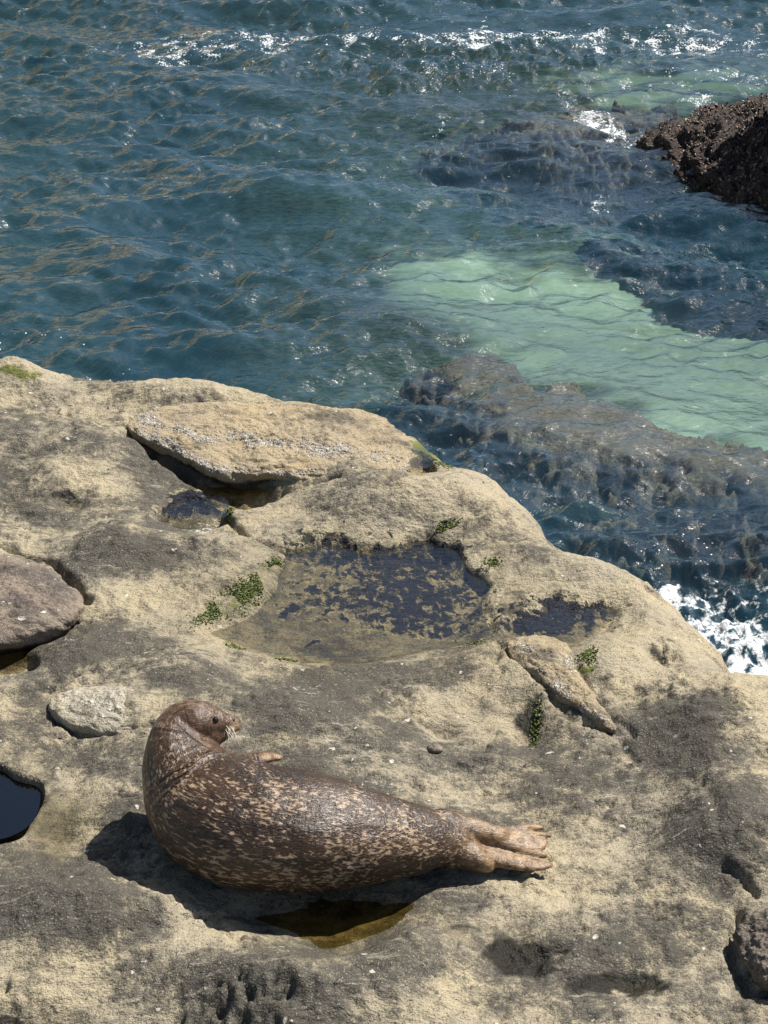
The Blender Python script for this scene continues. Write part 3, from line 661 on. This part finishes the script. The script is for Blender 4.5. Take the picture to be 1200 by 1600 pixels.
thing_boulder('ridge_rock', 'tapering rock ridge with knobbed end beside the wide tide pool', 'rock', barn=700, barn_r=(.002, .0042),
    poly=RIDGE, zc=-.006, H=.026, depth=.07, mat=MAT_SLAB, p=2.6, q=1.5, under=.88, amp=(.004, .0025, .0015), base=.25, n=200, nr=50,
    white=[(820, 1010, 22, 10, 20, .7), (890, 1030, 14, 12, 0, .9), (880, 1082, 50, 14, 42, .8), (930, 1115, 30, 12, 42, .8), (840, 1050, 30, 6, 30, .7)], dark=[(850, 1020, 30, 14, 20, .6)], mound=[(846, 1018, 36, 20, 20, .022)])
thing_boulder('pitted_rock', 'dark round pitted rock at the lower right edge', 'rock',
    poly=[(1152, 1478), (1158, 1452), (1185, 1438), (1230, 1436), (1280, 1460), (1290, 1510), (1250, 1550), (1205, 1545), (1168, 1518)], zc=.03, H=.075, depth=.07, mat=MAT_DARKR, p=2.2, q=1.8, under=.8, amp=(.010, .004, .003), base=.3,
    white=[(1175, 1475, 16, 10, 0, .5), (1195, 1500, 10, 10, 0, .4)])
thing_boulder('rock_flake', 'small dark broken flake on the brow above the white water', 'rock',
    poly=[(1012, 1024), (1030, 1016), (1052, 1022), (1060, 1034), (1046, 1042), (1030, 1038)], zc=-.03, H=.018, depth=.03, mat=MAT_DARKR, p=5, q=2, amp=(.008, .008, .004), base=.1, n=60, nr=24)
thing_boulder('pebble', 'small grey pebble on the rock behind the seal', 'pebble',
    poly=[(668, 1168), (676, 1163), (688, 1165), (692, 1171), (684, 1175), (672, 1174)], zc=ground(*G(680, 1169)[:2])+.006, H=.012, depth=.012, mat=MAT_GREYB, amp=(.001, .002, .001), base=.2, n=40, nr=14)

# mussel covered rock in the sea
MAT_WEEDR = weed_rock_material('mussel_rock_stone', (.018, .013, .011), (.09, .06, .045), (.05, .032, .028))
mm = NT('mussel_shell'); r_ = mm.attr('rnd'); _c = mm.mix(mm.ramp(r_, .3, .95), (.035, .024, .020), (.24, .16, .11)); _c = mm.mix(mm.ramp(r_, .90, .97), _c, (.42, .33, .22))
MAT_MUSSEL = mm.done(mm.pbsdf(_c, .38, mm.bump(mm.noise(120, 3, .6, mm.pos()), .3, .004), .45))
def mussel_template():
    v = []; n = 6
    for r, xx in ((.12, -1), (.55, -.6), (.78, 0), (.62, .6), (.15, 1)):
        v += [(xx*1.0, r*.55*math.cos(2*math.pi*k/n), r*.5*math.sin(2*math.pi*k/n)+.25) for k in range(n)]
    return v, [(r*n+k, r*n+(k+1) % n, (r+1)*n+(k+1) % n, (r+1)*n+k) for r in range(4) for k in range(n)]
MV, MF = mussel_template()
def mussel_rock(label, poly, zc, H, depth, count, p, q, size, amp, under=1.15):
    me, M1, c = boulder('mussel_rock', poly, zc, H, depth, MAT_WEEDR, label, p=p, q=q, under=under, amp=amp, n=200, nr=60)
    e = empty('mussel_rock', (c[0], c[1], zc-depth), label, 'rock'); obj('stone', me, None, e)
    P, nn = scatter(me, np.ones(len(me.vertices)), count, rng, -.2)
    obj('mussels', stamp('mussels', MV, MF, P, nn, rng.uniform(*size, count), rng, MAT_MUSSEL, .55), None, e, kind='stuff')
mussel_rock('low brown ledge covered with mussels at the right edge of the sea', [(1004, 226), (1040, 205), (1100, 190), (1150, 178), (1230, 160), (1330, 190), (1400, 270), (1330, 350), (1240, 350), (1170, 332), (1110, 292), (1050, 262)], SEA+.02, .30, .6, 9000, 1.5, 1.5, (.010, .021), (.03, .012, .005))
mussel_rock('tall dark mussel rock behind the mussel ledge, mostly out of frame', [(1215, 232), (1230, 195), (1290, 175), (1370, 190), (1400, 240), (1350, 285), (1270, 280)], SEA+.25, 1.0, .9, 5000, 3.0, 2.0, (.011, .022), (.07, .022, .006))

# ------------------------------------------------------------------ green weed tufts
mw = NT('green_weed'); _c = mw.mix(mw.attr('rnd'), (.045, .070, .014), (.17, .19, .05)); MAT_WEED = mw.done(mw.pbsdf(_c, .5, None, .4))
LV = [(-.5, 0, 0), (.5, 0, 0), (-.6, .35, .55), (.6, .35, .55), (-.12, 1.0, .75), (.12, 1.0, .75)]; LF = [(0, 1, 3, 2), (2, 3, 5, 4)]
def weed(label, blobs, count, size=(.003, .0075)):
    pts = []
    rnd = random.Random(len(label)*7+count)
    while len(pts) < count:
        cx, cy, ru, rv, rot = rnd.choice(blobs); a, b = rnd.gauss(0, .5), rnd.gauss(0, .5); r = math.radians(rot)
        g = G(cx+a*ru*math.cos(r)-b*rv*math.sin(r), cy+a*ru*math.sin(r)+b*rv*math.cos(r), -.03)
        if T_mid(g[0]*2.2, g[1]*2.2) < -.5: continue
        pts.append((g[0], g[1], ground(g[0], g[1])-.001))
    P = np.array(pts); nn = np.tile([[0, 0, 1.0]], (count, 1))
    obj('seaweed', stamp('seaweed', LV, LF, P, nn, rng.uniform(*size, count), rng, MAT_WEED, .35), None, label=label, cat='seaweed', kind='stuff')
weed('bright green weed lining the left rim of the wide pool', [(350, 948, 50, 12, -28), (376, 934, 46, 18, -25), (412, 908, 26, 14, -45), (432, 888, 12, 10, -40)], 2600)
weed('green weed on the far rim of the wide pool', [(694, 831, 26, 5, 0)], 260)
weed('green weed clump on the right rim of the wide pool', [(770, 884, 16, 7, 10)], 200)
weed('green weed hanging beside the small dark pool', [(357, 796, 8, 22, 0)], 420)
weed('green weed beside the rock ridge', [(915, 1046, 16, 14, 20)], 480)
weed('yellow green weed at the end of the slab boulder', [(662, 698, 34, 14, 30), (682, 716, 26, 10, 20)], 1500, (.003, .006))
weed('green weed in the dark hollow behind the seal', [(838, 1118, 8, 26, 10)], 380)
weed('small green weed at the near rim of the wide pool', [(360, 1002, 30, 5, 12), (448, 1022, 14, 4, 0)], 300)
weed('tiny green weed beside the knobbed end of the ridge', [(742, 1003, 16, 5, 0)], 160)

# ------------------------------------------------------------------ the seal
_b = bmesh.new(); bmesh.ops.create_icosphere(_b, subdivisions=3, radius=1.0)
ICO_V = np.array([v_.co[:] for v_ in _b.verts]); ICO_F = np.array([[q.index for q in f_.verts] for f_ in _b.faces]); _b.free()
BALLS = []
def sph(c, r): BALLS.append(np.asarray(c)[None] + ICO_V*np.asarray(r)[None])
def catmull(K, per):
    K = np.asarray(K, float); out = []
    for i in range(len(K)-1):
        p0, p1, p2, p3 = K[max(i-1, 0)], K[i], K[i+1], K[min(i+2, len(K)-1)]
        for t in np.linspace(0, 1, per, endpoint=False):
            out.append(.5*((2*p1)+(-p0+p2)*t+(2*p0-5*p1+4*p2-p3)*t*t+(-p0+3*p1-3*p2+p3)*t**3))
    out.append(K[-1]); return np.array(out)
def S3(k): return np.concatenate([G(k[0], k[1], k[2]), k[3:]])
SPINE = [(738, 1318, .060, .036, .034), (712, 1313, .078, .068, .058), (678, 1311, .096, .090, .078), (620, 1309, .122, .122, .112), (550, 1306, .146, .156, .144), (475, 1299, .168, .188, .168),
         (405, 1292, .174, .200, .178), (352, 1277, .176, .200, .180), (316, 1251, .180, .170, .166), (293, 1218, .216, .136, .138), (279, 1186, .262, .106, .110), (277, 1158, .300, .088, .091),
         (284, 1137, .328, .077, .076), (302, 1130, .340, .071, .069), (319, 1129, .338, .059, .057)]
SP = catmull([S3(k) for k in SPINE], 14)
for c in SP: sph(c[:3], (c[3], c[3], c[4]))
def chain(keys, per=10, flat=1.0):
    keys = [k if len(k) == 5 else tuple(k)+(k[3]*flat,) for k in keys]
    for c in catmull([S3(k) for k in keys], per): sph(c[:3], (c[3], c[3], c[4]))
# muzzle, whisker pads, chin, brow
chain([(326, 1129, .338, .056, .050), (340, 1130, .334, .040, .037), (353, 1130, .329, .031, .029), (366, 1129, .325, .020, .018)], 6)
chain([(328, 1146, .312, .044), (345, 1147, .303, .025), (352, 1146, .303, .017)], 5)
for p_ in ((355, 1140, .314, .025), (364, 1134, .318, .022)): chain([p_, (p_[0]+3, p_[1], p_[2], .019)], 3)
chain([(320, 1117, .360, .036), (331, 1119, .354, .024)], 4)
# hind end: near ankle, upper and lower hind flipper, tail stub
chain([(676, 1318, .075, .070), (706, 1325, .068, .060), (735, 1336, .056, .044), (754, 1347, .043, .031), (763, 1353, .034, .020)], 10)
chain([(690, 1300, .100, .072), (722, 1298, .098, .050), (752, 1302, .088, .038), (780, 1308, .074, .032)], 10)
chain([(770, 1306, .076, .034, .024), (796, 1312, .062, .044, .018), (818, 1315, .053, .045, .012), (834, 1316, .046, .040, .008)], 10)
for k in ([(776, 1314, .064, .022), (815, 1329, .046, .017), (850, 1337, .030, .010)], [(790, 1312, .064, .014), (820, 1320, .054, .011), (848, 1325, .040, .007)], [(790, 1307, .070, .013), (820, 1310, .062, .010), (852, 1315, .046, .007)],
          [(790, 1302, .074, .013), (820, 1302, .066, .010), (858, 1306, .048, .0075)], [(785, 1300, .078, .015), (820, 1294, .068, .012), (846, 1294, .052, .008)]): chain(k, 10)
chain([(740, 1330, .055, .034, .028), (775, 1340, .042, .034, .022), (810, 1348, .032, .032, .016), (840, 1352, .026, .024, .012), (860, 1352, .022, .010, .008)], 10)
chain([(722, 1308, .088, .020, .016), (745, 1315, .078, .013, .010), (751, 1318, .073, .008, .007)], 6)
# far fore flipper lying over the back edge
chain([(380, 1205, .20, .05), (404, 1187, .235, .030, .018), (422, 1183, .232, .022, .012), (436, 1184, .226, .012, .008)], 8)
tmp = mesh_np('tmp', np.concatenate(BALLS), (ICO_F[None]+(np.arange(len(BALLS))*len(ICO_V))[:, None, None]).reshape(-1, 3))
to = bpy.data.objects.new('tmp', tmp); COL.objects.link(to)
md = to.modifiers.new('r', 'REMESH'); md.mode = 'VOXEL'; md.voxel_size = .0042
ms = to.modifiers.new('s', 'SMOOTH'); ms.factor = .5; ms.iterations = 4
dg = bpy.context.evaluated_depsgraph_get(); dg.update()
seal_me = bpy.data.meshes.new_from_object(to.evaluated_get(dg)); seal_me.name = 'seal_body'
bpy.data.objects.remove(to); bpy.data.meshes.remove(tmp)
nv = len(seal_me.vertices); v = np.empty(nv*3, np.float32); seal_me.vertices.foreach_get('co', v); v = v.reshape(-1, 3).astype(float)
# the weight of the animal flattens its underside on the rock
gz = np.array([.004]*nv); v[:, 2] = np.where(v[:, 2] < gz+.02, gz-.014+(.034)*np.exp(np.clip((v[:, 2]-gz-.02)/.034, -6, 0)), v[:, 2])
# straightened body coordinates for the coat
tan_ = np.gradient(SP[:, :3], axis=0); tan_ /= np.linalg.norm(tan_, axis=1, keepdims=True)
slen = np.concatenate([[0], np.cumsum(np.linalg.norm(np.diff(SP[:, :3], axis=0), axis=1))])
E1 = np.zeros_like(tan_); e = np.array([0, 0, 1.0])
for i_ in range(len(SP)):
    e = e - tan_[i_]*(e@tan_[i_]); e /= np.linalg.norm(e); E1[i_] = e
E2 = np.cross(tan_, E1)
near = np.empty(nv, int)
for i0 in range(0, nv, 4000):
    d = ((v[i0:i0+4000, None]-SP[None, :, :3])**2).sum(-1); near[i0:i0+4000] = d.argmin(1)
rel = v-SP[near, :3]
bodyc = np.stack([slen[near]+(rel*tan_[near]).sum(1), (rel*E1[near]).sum(1), (rel*E2[near]).sum(1)], -1)
# skin folds on the inner side of the bent neck
cur = np.gradient(tan_, axis=0); cur /= (np.linalg.norm(cur, axis=1, keepdims=True)+1e-6)
ins = np.clip((rel*cur[near]).sum(1)/np.maximum(SP[near, 3], .02), 0, 1)
win = np.exp(-((slen[near]-(slen[-1]-.26))/.13)**2)
out = rel/(np.linalg.norm(rel, axis=1, keepdims=True)+1e-6)
wob = slen[near]+(rel*tan_[near]).sum(1) + .012*T_mid(v[:, 0]*2, v[:, 2]*2)
v = v + out*(win*ins*.0055*np.sin(2*math.pi*wob/.042))[:, None]
v = v + out*(.0016*T_mid(v[:, 0]*1.5+v[:, 1], v[:, 2]*1.5))[:, None]*(v[:, 2:3] > .03)
Us, Vs = proj(v[:, 0], v[:, 1], v[:, 2])
flip = np.clip(sstep(690, 790, Us)**.8 + (blob(Us, Vs, 426, 1182, 20, 7, 5, 3))*(v[:, 2] > .2), 0, 1)
head = sstep(slen[-1]-.20, slen[-1]-.02, bodyc[:, 0])*(v[:, 2] > .24)
muz = np.exp(-(((v-G(362, 1139, .317))/np.array([.030, .05, .026]))**2).sum(1)) * (v[:, 2] > .24)
seal_me.vertices.foreach_set('co', v.astype(np.float32).ravel())
add_attr(seal_me, 'bodyc', bodyc); add_attr(seal_me, 'part', np.stack([flip, head, muz], -1))
seal_me.polygons.foreach_set('use_smooth', np.ones(len(seal_me.polygons), bool)); seal_me.update()
def seal_material():
    m = NT('seal_coat'); B = m.attr('bodyc', 'Vector'); A = m.sep(m.attr('part', 'Vector')); b = m.sep(B); P = m.pos()
    st = m.mapv(B, (.5, 1, 1))
    n1 = m.noise(118, 3, .5, st, .4); n2 = m.noise(190, 3, .6, st, .3); big = m.noise(7, 4, .6, B); hair = m.noise(420, 2, .5, m.mapv(B, (.25, 1, 1)))
    c = m.mix(m.ramp(big, .35, .68), (.013, .0072, .004), (.046, .025, .012))
    c = m.mix(m.ramp(hair, .45, .7, 0, .6), c, (.12, .070, .038))
    dens = m.ramp(m.noise(9, 3, .6, B), .30, .65, -.09, .05)
    neckless_flank_shade = m.math('ADD', m.ramp(b[0], .85, 1.12, 0, -.04), m.ramp(b[2], -.12, .16, .035, -.05))  # flecks thin towards the neck and one flank; flank shade put into the coat
    sp = m.ramp(m.math('ADD', m.math('ADD', n1, dens), neckless_flank_shade), .545, .68)
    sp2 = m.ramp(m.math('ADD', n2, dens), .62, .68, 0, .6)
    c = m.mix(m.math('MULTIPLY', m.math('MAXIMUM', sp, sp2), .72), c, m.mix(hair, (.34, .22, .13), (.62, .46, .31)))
    hc = m.mix(m.ramp(m.noise(45, 4, .6, P), .35, .7), (.045, .024, .014), (.19, .105, .060))
    c = m.mix(m.math('MULTIPLY', A[1], .62), c, hc)
    fc = m.mix(m.ramp(m.noise(38, 5, .6, P, .6), .3, .7), (.10, .055, .026), (.37, .235, .12))
    c = m.mix(m.math('MULTIPLY', A[0], .92), c, fc)
    c = m.mix(m.ramp(A[2], .25, .7, 0, .8), c, (.42, .29, .18))
    h = m.math('ADD', m.math('MULTIPLY', hair, .5), m.math('MULTIPLY', m.noise(150, 3, .6, st), .8))
    h = m.math('ADD', h, m.math('MULTIPLY', m.noise(28, 4, .6, m.mapv(B, (1.8, .8, .8))), 1.1))
    fold = m.math('MULTIPLY', m.noise(30, 3, .5, m.mapv(B, (1.6, .22, .22))), m.ramp(b[0], .80, 1.0, 0, 3.2))
    nrm = m.bump(m.math('ADD', h, fold), .55, .006)
    return m.done(m.pbsdf(c, .38, nrm, .5, Sheen_Weight=.02, Sheen_Roughness=.4))
base = G(470, 1330, 0)
seal = empty('seal', (base[0], base[1], ground(base[0], base[1])), 'brown spotted seal resting on the rock with its head turned back', 'seal')
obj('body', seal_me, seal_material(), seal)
SEAL_BVH = bvh_of(seal_me)
CAMV = Vector((0, 0, CAM_H))
def on_seal(px, py):
    d = (Vector(G(px, py, 0))-CAMV).normalized(); r = SEAL_BVH.ray_cast(CAMV, d); return r[0], r[1]
MAT_EYE = simple('eye_black', (.006, .005, .005), .08, .6); MAT_NOSE = simple('nose_skin', (.02, .014, .012), .4, .5)
def ball(name, px, py, r, sink, mat, sc=(1, 1, 1), parent=seal):
    p, nrm = on_seal(px, py)
    if p is None: return
    bm = bmesh.new(); bmesh.ops.create_icosphere(bm, subdivisions=3, radius=1.0, matrix=Matrix.Translation(p-nrm*sink) @ Matrix.Diagonal(Vector((r*sc[0], r*sc[1], r*sc[2], 1))))
    me = bpy.data.meshes.new(name); bm.to_mesh(me); bm.free(); me.polygons.foreach_set('use_smooth', np.ones(len(me.polygons), bool))
    return obj(name, me, mat, parent)
ball('eye', 337, 1125, .0115, .006, MAT_EYE); ball('nostril', 365, 1124, .007, .004, MAT_NOSE); ball('ear_hole', 318, 1150, .006, .004, MAT_NOSE)
# whiskers
mwk = simple('whisker', (.62, .54, .42), .4, .4)
cv, cf = [], []
rw = random.Random(5)
for k in range(26):
    p, nrm = on_seal(352+rw.random()*13, 1134+rw.random()*12)
    if p is None: continue
    end = p + Vector((rw.uniform(-.04, .035), rw.uniform(-.03, .0), -rw.uniform(.045, .085))); mid = (p+end)/2 + Vector((.012, -.012, .014))
    b0 = len(cv)
    for t in np.linspace(0, 1, 7):
        q = p*(1-t)**2 + mid*2*t*(1-t) + end*t*t; r = .0008*(1-.75*t)
        cv += [tuple(q+Vector((r*math.cos(a), r*math.sin(a), 0))) for a in (0, 2.09, 4.19)]
    cf += [(b0+i*3+j, b0+i*3+(j+1) % 3, b0+i*3+3+(j+1) % 3, b0+i*3+3+j) for i in range(6) for j in range(3)]
me = bpy.data.meshes.new('whiskers'); me.from_pydata(cv, [], cf); obj('whiskers', me, mwk, seal)
